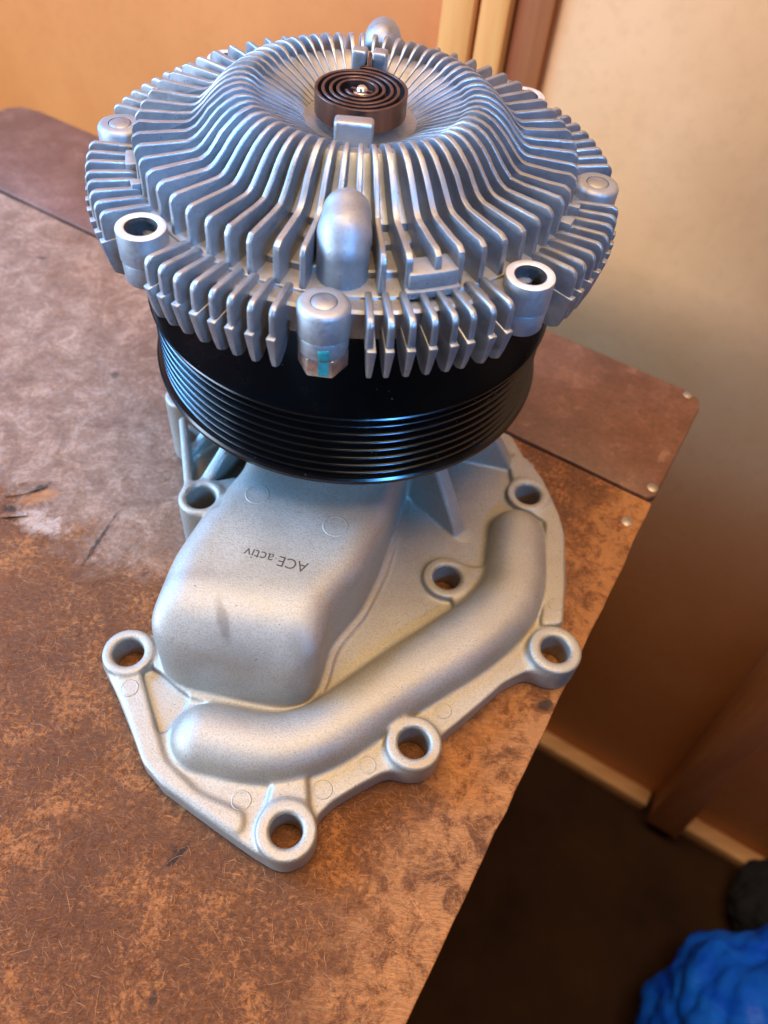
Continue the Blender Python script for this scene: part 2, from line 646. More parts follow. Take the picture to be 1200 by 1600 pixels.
def make_bag(name, mat, sx, sy, sz, seed, label, cat):
    rg = np.random.default_rng(seed)
    bm = bmesh.new()
    bmesh.ops.create_icosphere(bm, subdivisions=6, radius=1.0)
    K = 9
    ph = rg.uniform(0, 6.28, K)
    dr = rg.normal(size=(K, 3))
    dr /= np.linalg.norm(dr, axis=1)[:, None]
    dr[:, 2] *= 0.6
    w2 = rg.normal(size=(K, 3))
    for v in bm.verts:
        d = np.array(v.co.normalized())
        w = 0
        for k in range(K):
            fr = 1.6 + 0.75 * k
            s_ = math.sin(fr * (float(dr[k] @ d) + 0.18 * math.sin(2.2 * float(w2[k] @ d))) * 1.9 + ph[k])
            w += (abs(s_) + 0.03) ** 0.7 * 0.16 / (fr ** 0.9)
        rr = 0.80 + w
        v.co = Vector((d[0] * rr * sx, d[1] * rr * sy, max(d[2] * rr * sz, -0.8 * sz) + 0.8 * sz + 0.5))
    o = bm_obj(name, bm, mat, None, 180)
    o['label'] = label
    o['category'] = cat
    return o


def stand(o, px, py, h_, rot):
    d_ = fwd + (px - 600) / FPX * r2 - (py - 800) / FPX * u2
    t_ = (FLOOR + h_ - CAM[2]) / d_[2]
    bp = CAM + d_ * t_
    o.location = (bp[0] * S, bp[1] * S, FLOOR * S)
    o.rotation_euler = (0, 0, R(rot))


bag = make_bag('plastic_bag', mat_bag(), 106, 98, 84, 4, 'crumpled bright blue plastic bag lying on the dark floor', 'plastic bag')
stand(bag, 1232, 1690, 60, 25)
M_navy = mat_simple('navy_cloth', (0.0006, 0.0026, 0.011), 0.9, 0, 0.4, 40)
rag = make_bag('cloth_bundle', M_navy, 52, 42, 34, 9, 'dark navy bundle on the floor behind the blue plastic bag', 'cloth')
stand(rag, 1232, 1440, 18, -20)

# ================================================================== WORKBENCH
def table_pt(px, py, z=0.0):
    """photo measurement -> point on the bench top (mm)"""
    d = fwd + (px - 600) / FPX * r2 - (py - 800) / FPX * u2
    t = (z - CAM[2]) / d[2]
    p = CAM + d * t
    return p[0], p[1]


MARKS = []
for (x0, y0), (x1, y1), w_, k_ in [((128, 885), (176, 812), 0.8, 0.85), ((250, 1362), (296, 1318), 0.9, 0.9),
                                   ((842, 1104), (862, 1100), 1.8, 0.8), ((232, 1560), (246, 1556), 1.6, 0.6),
                                   ((176, 590), (184, 582), 1.6, 0.55), ((56, 403), (74, 403), 1.1, 0.7),
                                   ((268, 1330), (276, 1326), 0.8, 0.6), ((222, 900), (234, 892), 0.6, 0.6), ((4, 792), (30, 800), 1.6, 0.9), ((34, 786), (74, 758), 1.5, 0.8)]:
    a_, b_ = np.array(table_pt(x0, y0)), np.array(table_pt(x1, y1))
    c_ = (a_ + b_) / 2
    dd = b_ - a_
    MARKS.append((c_[0], c_[1], math.atan2(dd[1], dd[0]), max(np.linalg.norm(dd) / 2, 1.0), w_, k_))
tc = table_pt(62, 776)
PALE = (*table_pt(62, 815), R(-15), 9.0, 4.5)
TEAR = (tc[0], tc[1], R(30), 6.5, 2.6)

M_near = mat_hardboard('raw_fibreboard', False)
M_far = mat_hardboard('smooth_brown_hardboard', True)
M_nail = mat_simple('dull_nail', (0.30, 0.26, 0.23), 0.42, 0.8, 0.3, 800)
M_frame = mat_simple('bench_timber', (0.20, 0.10, 0.05), 0.7, 0, 0.3, 60)

bench = empty('workbench', (*uv(-200, -220), FLOOR))
bench['label'] = 'worn brown fibreboard bench top under the water pump'
bench['category'] = 'workbench'
bloc = bench.matrix_basis.copy()


def bpart(o):
    o.parent = bench
    o.matrix_parent_inverse = bloc.inverted()
    return o


def board(name, pts, z0, z1, mat, jag=0.35, step=5.0, bev=0.8):
    P = []
    n = len(pts)
    for i in range(n):
        a, b = np.array(pts[i]), np.array(pts[(i + 1) % n])
        L = np.linalg.norm(b - a)
        k = max(1, int(L / step))
        nn = np.array([-(b - a)[1], (b - a)[0]]) / L
        for j in range(k):
            off = 0 if j == 0 else rng.normal() * jag
            P.append(tuple(a + (b - a) * j / k + nn * off))
    return bpart(bm_obj(name, prism_bm(P, z0, z1, bev, 2), mat, None, 40))


SEAMV = -70.5
WID = 417.0
near_pts = [uv(0.5, SEAMV - 1.0), uv(-WID - 40, SEAMV - 1.0), uv(-WID - 40, -520), uv(11.5, -520)]
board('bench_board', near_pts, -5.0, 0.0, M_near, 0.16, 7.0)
far_pts = [uv(-9, 1), uv(-2, -1.5), uv(0, -7), uv(0.5, SEAMV + 3), uv(-2, SEAMV), uv(-WID - 40, SEAMV + 2), uv(-WID - 40, -70),
           uv(-WID - 12, -9), uv(-WID - 4, -1.5), uv(-WID + 10, 1)]
far_pts = [uv(-9, 1), uv(-2, -1.5), uv(0, -7), uv(0.5, SEAMV + 3), uv(-2, SEAMV), uv(-WID - 8, SEAMV + 0.6),
           uv(-WID - 7, -9), uv(-WID - 2, -2.0), uv(-WID + 10, 1)]
board('bench_board', far_pts, -3.5, 0.6, M_far, 0.12, 8.0, 0.9)
for (a0, a1, b0, b1) in [(-70, -30, -500, -10), (-WID + 10, -WID + 50, -500, -10), (-WID + 52, -72, -50, -12), (-WID + 52, -72, -500, -462)]:
    pl = [uv(a0, b0), uv(a1, b0), uv(a1, b1), uv(a0, b1)]
    bpart(bm_obj('bench_rail', prism_bm(pl, -40, -5.1, 1.5), M_frame))
for pl in ([uv(-29, -498), uv(-24, -498), uv(-24, -12), uv(-29, -12)], [uv(-WID + 4, -498), uv(-WID + 9, -498), uv(-WID + 9, -12), uv(-WID + 4, -12)],
           [uv(-WID + 10, -506), uv(-30, -506), uv(-30, -501), uv(-WID + 10, -501)]):
    bpart(bm_obj('light_block_panel', prism_bm(pl, FLOOR + 8, -5.2, 0.5), M_frame))  # unseen panels added to keep window light off the lower wall
for a0 in (-69, -WID + 11):
    for b0 in (-498, -50):
        pl = [uv(a0, b0), uv(a0 + 38, b0), uv(a0 + 38, b0 + 38), uv(a0, b0 + 38)]
        bpart(bm_obj('bench_leg', prism_bm(pl, FLOOR, -40.1, 1.5), M_frame))
for px, py, rr in [(1075, 617, 2.2), (1020, 762, 2.3), (980, 815, 2.3), (829, 728, 1.6)]:
    z = 0.6 if py < 800 and px > 900 else 0.0
    x, y = table_pt(px, py, z)
    nl = lathe('nail', [(0, z + 0.55), (rr * .7, z + 0.5), (rr, z + 0.15), (rr, z - 2)], M_nail, None, 20, x, y)
    bpart(nl)

# matted wood fibres lying proud on the raw board (uncountable)
def fibres():
    t = NT('loose_wood_fibre')
    at = t.n('ShaderNodeVertexColor', layer_name='tone')
    t.link(at.outputs['Color'], t.b.inputs['Base Color'])
    t.b.inputs['Roughness'].default_value = 0.65
    Vv, Ff, Cc = [], [], []
    tones = [(0.36, 0.155, 0.05), (0.27, 0.105, 0.032), (0.46, 0.22, 0.085), (0.09, 0.033, 0.012), (0.17, 0.062, 0.02)]
    pr = [0.30, 0.28, 0.12, 0.14, 0.16]
    N = 42000
    done = 0
    while done < N:
        u_ = -rng.uniform(2, 330)
        v_ = rng.uniform(-330, SEAMV - 3)
        # finer, sparser where the skin with painted sheen is smooth and dusty
        dust_sheen = (v_ > -205 and u_ < -135)
        if dust_sheen and rng.random() < 0.55:
            continue
        x, y = uv(u_, v_)
        a = rng.uniform(0, math.pi)
        L = rng.gamma(3.0, 0.75) * (0.8 if dust_sheen else 1.0)
        w = rng.uniform(0.025, 0.065)
        bend = rng.normal() * 0.22
        tcol = np.array(tones[rng.choice(5, p=pr)]) * rng.uniform(0.6, 1.05)
        if dust_sheen:
            tcol = tcol * 0.35 + np.array((0.30, 0.20, 0.145)) * 0.65 * rng.uniform(0.7, 1.2)  # greyed to follow the dust and the sheen painted with it
        b0 = len(Vv)
        h = rng.uniform(0.03, 0.16)
        for j in range(4):
            s_ = (j / 3 - 0.5) * L
            aa = a + bend * (j / 3 - 0.5)
            cx_, cy_ = x + math.cos(aa) * s_, y + math.sin(aa) * s_
            ww = w * (0.35, 1, 0.9, 0.3)[j]
            nx_, ny_ = -math.sin(aa) * ww, math.cos(aa) * ww
            zz = 0.02 + h * (0.2, 1, 0.9, 0.25)[j]
            Vv += [(cx_ - nx_, cy_ - ny_, 0.0), (cx_, cy_, zz), (cx_ + nx_, cy_ + ny_, 0.0)]
            Cc += [tcol] * 3
        for j in range(3):
            p = b0 + 3 * j
            Ff += [(p, p + 3, p + 4, p + 1), (p + 1, p + 4, p + 5, p + 2)]
        done += 1
    o = mesh_obj('wood_fibre', Vv, Ff, t.m, None)
    ca = o.data.color_attributes.new('tone', 'FLOAT_COLOR', 'POINT')
    arr = np.ones((len(Vv), 4), np.float32)
    arr[:, :3] = np.array(Cc)
    ca.data.foreach_set('color', arr.ravel())
    o['kind'] = 'stuff'
    return bpart(o)


fibres()

# torn, lifted flake of the board skin at the left
def flake(name, cx, cy, ang, L, W, lift, seed):
    rr = np.random.default_rng(seed)
    nx, ny = 14, 6
    Vv, Ff = [], []
    for side in (0, 1):
        for i in range(nx):
            for j in range(ny):
                s_, w_ = i / (nx - 1), j / (ny - 1) - 0.5
                wid = W * (0.25 + 0.75 * math.sin(math.pi * min(1, s_ * 0.8 + 0.12)))
                x = (s_ - 0.5) * L + rr.normal() * 0.12
                y = w_ * wid + rr.normal() * 0.15
                z = 0.25 + lift * max(0, (w_ + 0.5)) ** 1.6 * math.sin(math.pi * s_) + (0.35 if side else 0)
                c, s2 = math.cos(ang), math.sin(ang)
                Vv.append((cx + c * x - s2 * y, cy + s2 * x + c * y, z))
    g = lambda sd, i, j: sd * nx * ny + i * ny + j
    for i in range(nx - 1):
        for j in range(ny - 1):
            Ff.append((g(1, i, j), g(1, i + 1, j), g(1, i + 1, j + 1), g(1, i, j + 1)))
            Ff.append((g(0, i, j), g(0, i, j + 1), g(0, i + 1, j + 1), g(0, i + 1, j)))
    for i in range(nx - 1):
        Ff.append((g(0, i, 0), g(0, i + 1, 0), g(1, i + 1, 0), g(1, i, 0)))
        Ff.append((g(0, i, ny - 1), g(1, i, ny - 1), g(1, i + 1, ny - 1), g(0, i + 1, ny - 1)))
    for j in range(ny - 1):
        Ff.append((g(0, 0, j), g(1, 0, j), g(1, 0, j + 1), g(0, 0, j + 1)))
        Ff.append((g(0, nx - 1, j), g(0, nx - 1, j + 1), g(1, nx - 1, j + 1), g(1, nx - 1, j)))
    return bpart(mesh_obj(name, Vv, Ff, M_near, None, True, S, 40))


x, y = table_pt(40, 766)
flake('torn_flake', x, y, R(28), 15, 4, 1.6, 3)
x, y = table_pt(22, 806)
flake('torn_flake', x, y, R(-165), 9, 3, 1.1, 5)

# ================================================================== WATER PUMP
M_fin, M_house, M_mach, M_black, M_coil = mat_cast_fin(), mat_housing(), mat_machined(), mat_black(), mat_coil()
M_peg = mat_cast_fin('matt_cast_aluminium', 0.10)
M_bolt = mat_simple('zinc_bolt', (0.55, 0.47, 0.40), 0.38, 0.95, 0.3, 500)
M_teal = mat_simple('teal_paint', (0.012, 0.19, 0.18), 0.5, 0, 0.3, 900)
M_pin = mat_simple('bright_pin', (0.75, 0.68, 0.62), 0.25, 1.0, 0.2, 600)
M_bore = mat_simple('dark_thread', (0.09, 0.085, 0.08), 0.5, 0.6, 0.3, 700)  # dark base colour, so the tapped holes read near black
M_stamp = mat_simple('dark_stamped_ink', (0.055, 0.045, 0.03), 0.6, 0.3, 0.4, 1500)

pump = empty('water_pump', (0, 0, 0))
pump['label'] = 'cast aluminium car water pump with black pulley and finned fan clutch on bench'
pump['category'] = 'water pump'


def build_housing():
    h = 0.62
    x0, x1, y0, y1, z0, z1 = -80, 95, -172, 58, -1.5, 54
    xs, ys, zs = np.arange(x0, x1, h), np.arange(y0, y1, h), np.arange(z0, z1, h)
    X2, Y2 = np.meshgrid(xs, ys, indexing='ij')
    Z = zs[None, None, :].astype(np.float32)
    vol = np.full((len(xs), len(ys), len(zs)), 50, np.float32)

    def win(cx0, cx1, cy0, cy1, m=8):
        i0, i1 = np.searchsorted(xs, [cx0 - m, cx1 + m])
        j0, j1 = np.searchsorted(ys, [cy0 - m, cy1 + m])
        return slice(i0, i1), slice(j0, j1)

    def ext(d2, za, zb, r=1.0):
        """2-D distance extruded between za and zb, edges rounded by r"""
        a = (d2 + r)[:, :, None].astype(np.float32)
        b = np.maximum(Z - zb, za - Z) + r
        return np.minimum(np.maximum(a, b), 0) + np.sqrt(np.maximum(a, 0) ** 2 + np.maximum(b, 0) ** 2) - r

    def add(sl, d, k):
        vol[sl] = smin(vol[sl], d, k) if k > 0 else np.minimum(vol[sl], d)

    def cut(sl, d, k=0.0):
        vol[sl] = smax(vol[sl], -d, k) if k > 0 else np.maximum(vol[sl], -d)

    def disc(cx, cy, r, za, zb, k, rnd=1.0):
        sl = win(cx - r, cx + r, cy - r, cy + r)
        add(sl, ext(np.hypot(X2[sl] - cx, Y2[sl] - cy) - r, za, zb, rnd), k)

    def poly(P, za, zb, k, rnd=1.0, bl=0.0):
        P = np.array(P)
        sl = win(P[:, 0].min(), P[:, 0].max(), P[:, 1].min(), P[:, 1].max())
        d = sd_poly(X2[sl], Y2[sl], P)
        if bl:
            d = blur2(d, bl / h)
        add(sl, ext(d, za, zb, rnd), k)

    # flange plate
    plate = [(-60, -101), (-61, -112), (-54.4, -120.3), (-46.2, -131.5), (-39.1, -141.1), (-33.7, -146.0), (-23.2, -151.3), (-13.1, -156.4),
             (-3.2, -161.2), (4, -162.5), (10, -160), (11.9, -149.2), (15.4, -144.7), (23.3, -138.6), (29.4, -134.4), (37, -133),
             (45.2, -121.6), (54.0, -112.6), (64.4, -101.2), (71.6, -96.2), (81, -96), (86, -88), (83.5, -78.7), (86.4, -60), (86.6, -38.5),
             (84.5, -31.1), (82.3, -20.9), (79, -15), (75.5, -12.0), (73.2, -5), (67, 8.5), (50, 14), (20, 28), (-15, 40), (-45, 42),
             (-58, 25), (-63, 4), (-64, -12), (-56.6, -24), (-50, -38), (-44, -54), (-41, -75), (-44, -98), (-50, -100)]
    poly(plate, 0.2, 8.6, 0, 0.8, 0.9)
    # raised pads round the bolt holes
    disc(-54.0, -107.5, 8.0, 0.2, 10.6, 1.2, 0.8)
    poly([(-58, -112), (-49, -112), (-34, -139), (-22, -147), (-8, -151), (-8, -158), (-33, -146), (-40, -141)], 3, 9.6, 1.2, 0.8, 1.5)
    disc(3.9, -154.7, 8.5, 0.2, 11.0, 1.3, 0.8)
    poly([(-2, -138), (7, -138), (9.5, -150), (-3, -152)], 3, 10.2, 1.6, 0.8, 1.2)
    disc(37.0, -125.9, 8.4, 0.2, 12.2, 1.8, 0.8)
    disc(80.5, -89.0, 8.6, 0.2, 12.6, 2.2, 0.8)
    disc(72.7, -23.6, 8.0, 0.2, 11.4, 0.9, 0.6)
    poly([(70, -30), (66, -13), (67, -2), (73, -5), (79, -15), (84.5, -31), (86, -39), (85.5, -60), (84, -78), (76, -80), (79, -60), (79, -35)],
         3, 10.6, 1.2, 0.9, 1.0)
    disc(43.9, -65.3, 8.3, 3, 11.0, 1.2, 0.8)
    poly([(44, -57.4), (52, -59.5), (60, -58), (60, -74), (47, -77), (46, -73)], 3, 10.8, 1.2, 0.8, 1.0)
    # tall boss at the rear left and the thin wall running back from it
    disc(-40.9, -58.4, 7.6, 0.2, 30, 1.5, 1.2)
    poly([(-46, -60), (-34, -70), (-26, -62), (-30, -47), (-40, -51)], 0.2, 29.4, 1.5, 1.0, 1.0)

    def wallseg(a, b, th, za, ztop_a, ztop_b, k=1.5, rnd=1.0):
        a, b = np.array(a, float), np.array(b, float)
        sl = win(min(a[0], b[0]) - th, max(a[0], b[0]) + th, min(a[1], b[1]) - th, max(a[1], b[1]) + th)
        e = b - a
        L2 = e @ e
        t = ((X2[sl] - a[0]) * e[0] + (Y2[sl] - a[1]) * e[1]) / L2
        tc_ = np.clip(t, 0, 1)
        d2 = np.hypot(X2[sl] - a[0] - e[0] * tc_, Y2[sl] - a[1] - e[1] * tc_) - th
        top = (ztop_a + (ztop_b - ztop_a) * tc_)[:, :, None].astype(np.float32)
        sl_ = abs(ztop_b - ztop_a) / math.sqrt(L2)
        q = (d2 + rnd)[:, :, None].astype(np.float32)
        b_ = np.maximum((Z - top) / math.sqrt(1 + sl_ * sl_), za - Z) + rnd
        d = np.minimum(np.maximum(q, b_), 0) + np.sqrt(np.maximum(q, 0) ** 2 + np.maximum(b_, 0) ** 2) - rnd
        add(sl, d, k)

    wallseg((-45.6, -56), (-55.6, -25), 1.5, 0.2, 30, 30)
    disc(-58.3, -13.5, 6.6, 0.2, 30.5, 1.5, 1.0)
    wallseg((-42, -52), (-24, -14), 2.0, 0.2, 29, 50)
    wallseg((-52, -36), (-30, -6), 1.8, 0.2, 24, 46)
    poly([(-58, -16), (-55, -27), (-45, -54), (-30, -44), (-28, -10)], 0.2, 22, 2.0, 1.0, 1.0)
    # bearing nose under the pulley, gussets to the right
    sl = win(-40, 40, -40, 40)
    cone = (np.hypot(X2[sl], Y2[sl])[:, :, None] - (36 - 0.14 * Z)).astype(np.float32)
    add(sl, np.maximum(cone, Z - 50), 4.0)
    wallseg((48.8, -44.8), (30, -29.4), 2.9, 0.2, 8.5, 50, 1.2)
    wallseg((67.0, -8), (42, -5.5), 2.9, 0.2, 9.5, 52, 1.2)
    # water outlet dome
    P = [(-44.2, -108), (-41, -113.5), (-35, -116.5), (-20, -118.8), (-3.7, -121.0), (4.0, -117.5), (6.6, -110), (7.8, -97), (15.8, -83), (20.6, -67),
         (23.6, -50), (27, -30), (28, 0), (-26, 0), (-29, -48), (-38, -70), (-42.5, -86)]
    sl = win(-46, 30, -122, 2)
    d2 = blur2(sd_poly(X2[sl], Y2[sl], P), 2.6 / h)
    dome = ext(d2, 0.2, 40, 9.5)
    fy = np.maximum(-93 - Y2[sl], 0)[:, :, None].astype(np.float32) / 27.0
    fz = np.maximum(Z - 9, 0) / 31.0
    ell = (np.sqrt(fy * fy + fz * fz) - 1) * 28.0
    dome = smax(dome, ell.astype(np.float32), 5.0)
    flat = (Z - 40).astype(np.float32)
    add(sl, np.maximum(dome, flat), 2.2)
    add(sl, ext(d2 - 2.6, 3, 9.7, 0.6), 0.8)
    # half-round water gallery curving along the front
    C = [(-24, -131, 10.2), (-12, -132.2, 10.6), (-2, -132.0, 10.3), (9, -127.0, 10.2), (20, -117.0, 10.4), (34, -103.2, 11.2), (47, -92.8, 11.6),
         (57.5, -82.6, 11.4), (64.6, -73, 11.2), (67.6, -64, 11.0), (68.2, -52, 10.7), (68.4, -42.5, 10.2)]
    # smooth resample
    Cc = np.array(C)
    tt = np.linspace(0, len(C) - 1, 60)
    Cs = np.stack([np.interp(tt, range(len(C)), Cc[:, i]) for i in range(3)], 1)
    for _ in range(6):
        Cs[1:-1] = 0.25 * Cs[:-2] + 0.5 * Cs[1:-1] + 0.25 * Cs[2:]
    sl = win(-36, 82, -145, -28)
    best = None
    for i in range(len(Cs) - 1):
        a, b = Cs[i, :2], Cs[i + 1, :2]
        e = b - a
        t = np.clip(((X2[sl] - a[0]) * e[0] + (Y2[sl] - a[1]) * e[1]) / (e @ e), 0, 1)
        d = np.hypot(X2[sl] - a[0] - e[0] * t, Y2[sl] - a[1] - e[1] * t) - (Cs[i, 2] + (Cs[i + 1, 2] - Cs[i, 2]) * t)
        best = d if best is None else np.minimum(best, d)
    rad = 10.8
    q = np.maximum(best + rad, 0)[:, :, None].astype(np.float32)
    zz = np.maximum(Z - 7.0, 0) / 0.96
    gal = (q ** 2.35 + zz ** 2.35 + 1e-6) ** (1 / 2.35) - rad
    add(sl, np.maximum(gal, 0.2 - Z).astype(np.float32), 1.6)
    # triangular pocket at the left
    Pk = np.array([(-48.5, -113.0), (-46.0, -110.8), (-42.5, -112.5), (-36, -117), (-32.0, -118.8), (-32.6, -123), (-36.4, -131.0), (-38.2, -131.4)])
    sl = win(-49, -31, -132, -110)
    dp = ext(blur2(sd_poly(X2[sl], Y2[sl], Pk), 0.7 / h), 6.9, 40, 0.3)
    reg = (np.hypot((X2[sl] + 24), (Y2[sl] + 131)) - 11.5)[:, :, None]
    dp = np.maximum(dp, -reg.astype(np.float32))
    dp = np.maximum(dp, (Z - 11).astype(np.float32))
    cut(sl, dp, 0.5)
    # bolt holes with a small countersink
    for cx, cy, rh, zt in HOLES:
        sl = win(cx - 7, cx + 7, cy - 7, cy + 7, 2)
        rr_ = np.hypot(X2[sl] - cx, Y2[sl] - cy)[:, :, None].astype(np.float32)
        hole = rr_ - rh
        cham = (rr_ - (rh + (Z - (zt - 0.7)))) * 0.7071
        hole = np.minimum(np.maximum(hole, -100), np.maximum(cham, (zt - 2) - Z))
        cut(sl, hole, 0.0)
    vol[:, :, zs < 0.2] = np.maximum(vol[:, :, zs < 0.2], (0.2 - zs[zs < 0.2]).astype(np.float32))
    v, q_ = surface_nets(vol, (xs[0], ys[0], zs[0]), h)
    return mesh_from_np('pump_housing', v, q_, M_house, pump)


HOLES = [(-54.0, -107.5, 4.75, 10.6), (3.9, -154.7, 4.6, 11.0), (37.0, -125.9, 4.75, 12.2), (80.5, -89.0, 4.75, 12.6),
         (72.7, -23.6, 4.7, 11.2), (43.9, -65.3, 4.7, 11.0), (-40.9, -58.4, 4.8, 30)]
housing = build_housing()

from mathutils.bvhtree import BVHTree
_bm = bmesh.new()
_bm.from_mesh(housing.data)
HB = BVHTree.FromBMesh(_bm)
_bm.free()


def surf_z(x_, y_, default=8.6):
    hit = HB.ray_cast(Vector((x_ * S, y_ * S, 0.06)), Vector((0, 0, -1)))
    return hit[0].z / S if hit[0] is not None else default


# ejector pin marks: shallow rings left by the mould
for cx, cy, z, r_ in [(34.4, -78.6, 8.6, 3.3), (49.7, -51.9, 8.6, 3.1), (57.2, -19.8, 8.6, 3.1), (81.6, -71.0, 10.6, 2.4), (63.3, -94.6, 8.6, 0),
                      (45.5, -113.3, 8.6, 2.4), (24.1, -133.2, 8.6, 2.4), (12.2, -141.8, 8.6, 2.6), (-10.2, -147.6, 8.6, 2.7), (-50.4, -119.0, 9.6, 2.6),
                      (-21.1, -61.5, 40.0, 3.7), (5.2, -70.3, 40.0, 3.8)]:
    if r_ > 0:
        em = lathe('ejector_mark', [(r_ - 0.32, z - 0.3), (r_ - 0.28, z + 0.09), (r_, z + 0.17), (r_ + 0.22, z + 0.07), (r_ + 0.26, z - 0.3)], M_house, housing, 40, cx, cy, False, 60)
        for v in em.data.vertices:
            v.co.z += (surf_z(v.co.x / S, v.co.y / S, z) - z) * S

# stamped lettering on the outlet dome
tcu = bpy.data.curves.new('lettering', 'FONT')
tcu.body = 'ACE activ'
tcu.size = 1.0
tcu.align_x = 'CENTER'
tcu.align_y = 'CENTER'
tcu.extrude = 0.01
to = bpy.data.objects.new('tmp_text', tcu)
col.objects.link(to)
dg = bpy.context.evaluated_depsgraph_get()
tme = bpy.data.meshes.new_from_object(to.evaluated_get(dg))
bpy.data.objects.remove(to)
co = np.array([v.co[:] for v in tme.vertices])
wd = co[:, 0].max() - co[:, 0].min()
sc_ = 20.0 / wd
ang = math.atan2(-83.7 + 86.7, -20.3 + 1.1)
c_, s_ = math.cos(ang), math.sin(ang)
for v in tme.vertices:
    xx, yy = v.co.x * sc_, v.co.y * sc_ * 1.05
    v.co = Vector((-10.8 + c_ * xx - s_ * yy, -85.4 + s_ * xx + c_ * yy, 0.0 + (0.05 if v.co.z > 0 else -0.1))) * S
    v.co.z += surf_z(v.co.x / S, v.co.y / S, 40) * S
tme.materials.append(M_stamp)
txt = bpy.data.objects.new('stamped_lettering', tme)
col.objects.link(txt)
txt.parent = housing

ZC = 122.0                                   # height of the clutch rim's upper face above the bench
# ------------------------------------------------------------------ pulley
zt, zb, rp = ZC - 41.6, ZC - 69.2, 64.8
prof = [(0, zt - 1.0), (40, zt - 0.9), (61.0, zt - 0.3), (63.4, zt), (64.5, zt - 0.15), (64.8, zt - 0.5), (64.6, zt - 0.9)]
gz0, gz1, ng = zt - 0.9, zb + 3.4, 7
p_ = (gz0 - gz1) / ng
for k in range(ng):
    za = gz0 - k * p_
    prof += [(60.0, za - p_ * 0.42), (59.7, za - p_ * 0.50), (60.0, za - p_ * 0.58), (63.3, za - p_ * 0.86), (63.7, za - p_ * 0.91), (63.85, za - p_ * 0.97), (63.7, za - p_ * 1.03), (63.3, za - p_ * 1.08)]
prof += [(62.2, zb + 2.9), (64.9, zb + 2.3), (65.5, zb + 1.7), (65.5, zb + 0.5), (64.9, zb), (60, zb), (59, zb + 3), (58, zt - 8), (30, zt - 9), (28, zb - 2), (0, zb - 2)]
pulley = lathe('pulley', prof, M_black, pump, 192, 0, 0, False, 32)

# ------------------------------------------------------------------ fan clutch body
body = [(0, 9.0), (13, 9.1), (15, 9.4), (18, 11.1), (22, 13.1), (25, 14.5), (27.6, 15.4), (29.4, 15.3), (31.4, 13.6), (34, 10.8), (37, 8.0), (40, 5.6), (42.2, 4.0), (42.6, 2.2), (46.0, 1.8),
        (46.6, 1.2), (47.0, -0.2), (52, -0.5), (54.3, -0.6), (54.8, -1.0), (55.2, -2.4), (61.4, -2.6), (62.0, -2.8), (62.3, -3.3), (66.2, -3.4), (67.0, -4.0), (67.2, -8.2), (65.6, -8.6),
        (65.2, -12.8), (58, -15), (50, -20), (25, -22), (20.5, -26), (20.5, -46)]
body = [(r_, z + ZC) for r_, z in body]
clutch = lathe('fan_clutch', body, M_fin, pump, 180, 0, 0, False, 28)


def body_z(r_):
    return float(np.interp(r_, [b[0] for b in body[:25]], [b[1] for b in body[:25]])) - ZC


def fin_mesh(name, top, bottom, thick, bev, rad_t=None):
    """radial plate: outline in (r, z), tangential thickness"""
    out = top + bottom
    bm = bmesh.new()
    a = [bm.verts.new((r_, -thick / 2, z)) for r_, z in out]
    f = bm.faces.new(a)
    r = bmesh.ops.extrude_face_region(bm, geom=[f])
    for v in r['geom']:
        if isinstance(v, bmesh.types.BMVert):
            v.co.y = thick / 2
    bmesh.ops.recalc_face_normals(bm, faces=bm.faces[:])
    nt = len(top)
    es = []
    pts = set((round(p[0], 4), round(p[1], 4)) for p in top)
    for e in bm.edges:
        k = [(round(v.co.x, 4), round(v.co.z, 4)) for v in e.verts]
        if k[0] in pts and k[1] in pts and abs(e.verts[0].co.y - e.verts[1].co.y) < 1e-6:
            es.append(e)
    bmesh.ops.bevel(bm, geom=es, offset=bev, segments=3, profile=0.5, affect='EDGES', clamp_overlap=True)
    zt_ = np.array([p for p in top])
    order = np.argsort(zt_[:, 0])
    for v in bm.verts:
        dep = max(0.0, float(np.interp(v.co.x, zt_[order, 0], zt_[order, 1])) - v.co.z)
        k = 0.90 + 0.028 * dep
        if rad_t:
            k *= rad_t(v.co.x)
        v.co.y *= k
        v.co.z += ZC
    return bm


def arc(cx, cz, r_, a0, a1, n):
    return [(cx + r_ * math.cos(R(a0 + (a1 - a0) * i / n)), cz + r_ * math.sin(R(a0 + (a1 - a0) * i / n))) for i in range(n + 1)]


utop = [(61.7, -2.7), (61.45, 2.0)] + arc(59.0, 5.3, 2.45, 8, 88, 5) + [(55, 7.8), (50, 7.8), (47.3, 7.9), (45.9, 8.3), (44.6, 9.2), (42.6, 11.3), (40.6, 13.5), (38.6, 15.4), (36.4, 17.0),
        (34, 18.1), (31.8, 18.45), (30.2, 18.2), (28.6, 17.4), (27.2, 16.3), (25.6, 15.3), (22, 13.65), (18, 11.65), (15.5, 10.0)]
ubot = [(15.5, 8.8), (18, 10.4), (22, 12.5), (25, 13.8), (28, 14.6), (30, 13.6), (34, 9.8), (37, 7.0), (40, 4.6), (42.4, 1.5), (46.5, 0.5), (47.5, -1.0), (54.3, -1.8), (55, -3.0)]
def jit(prof_, a_):
    return [(r_ + rng.normal() * a_, z + rng.normal() * a_) for r_, z in prof_]


fins = []
for k in range(5):
    bm = fin_mesh('cooling_fin', jit(utop, 0.07) if k else utop, ubot, 1.55 + 0.05 * k, 0.42, lambda r_: float(np.interp(r_, [15, 26, 31, 40], [0.36, 0.50, 0.88, 1.0])))
    fins.append(bm_obj('cooling_fin', bm, M_fin, clutch, 30))


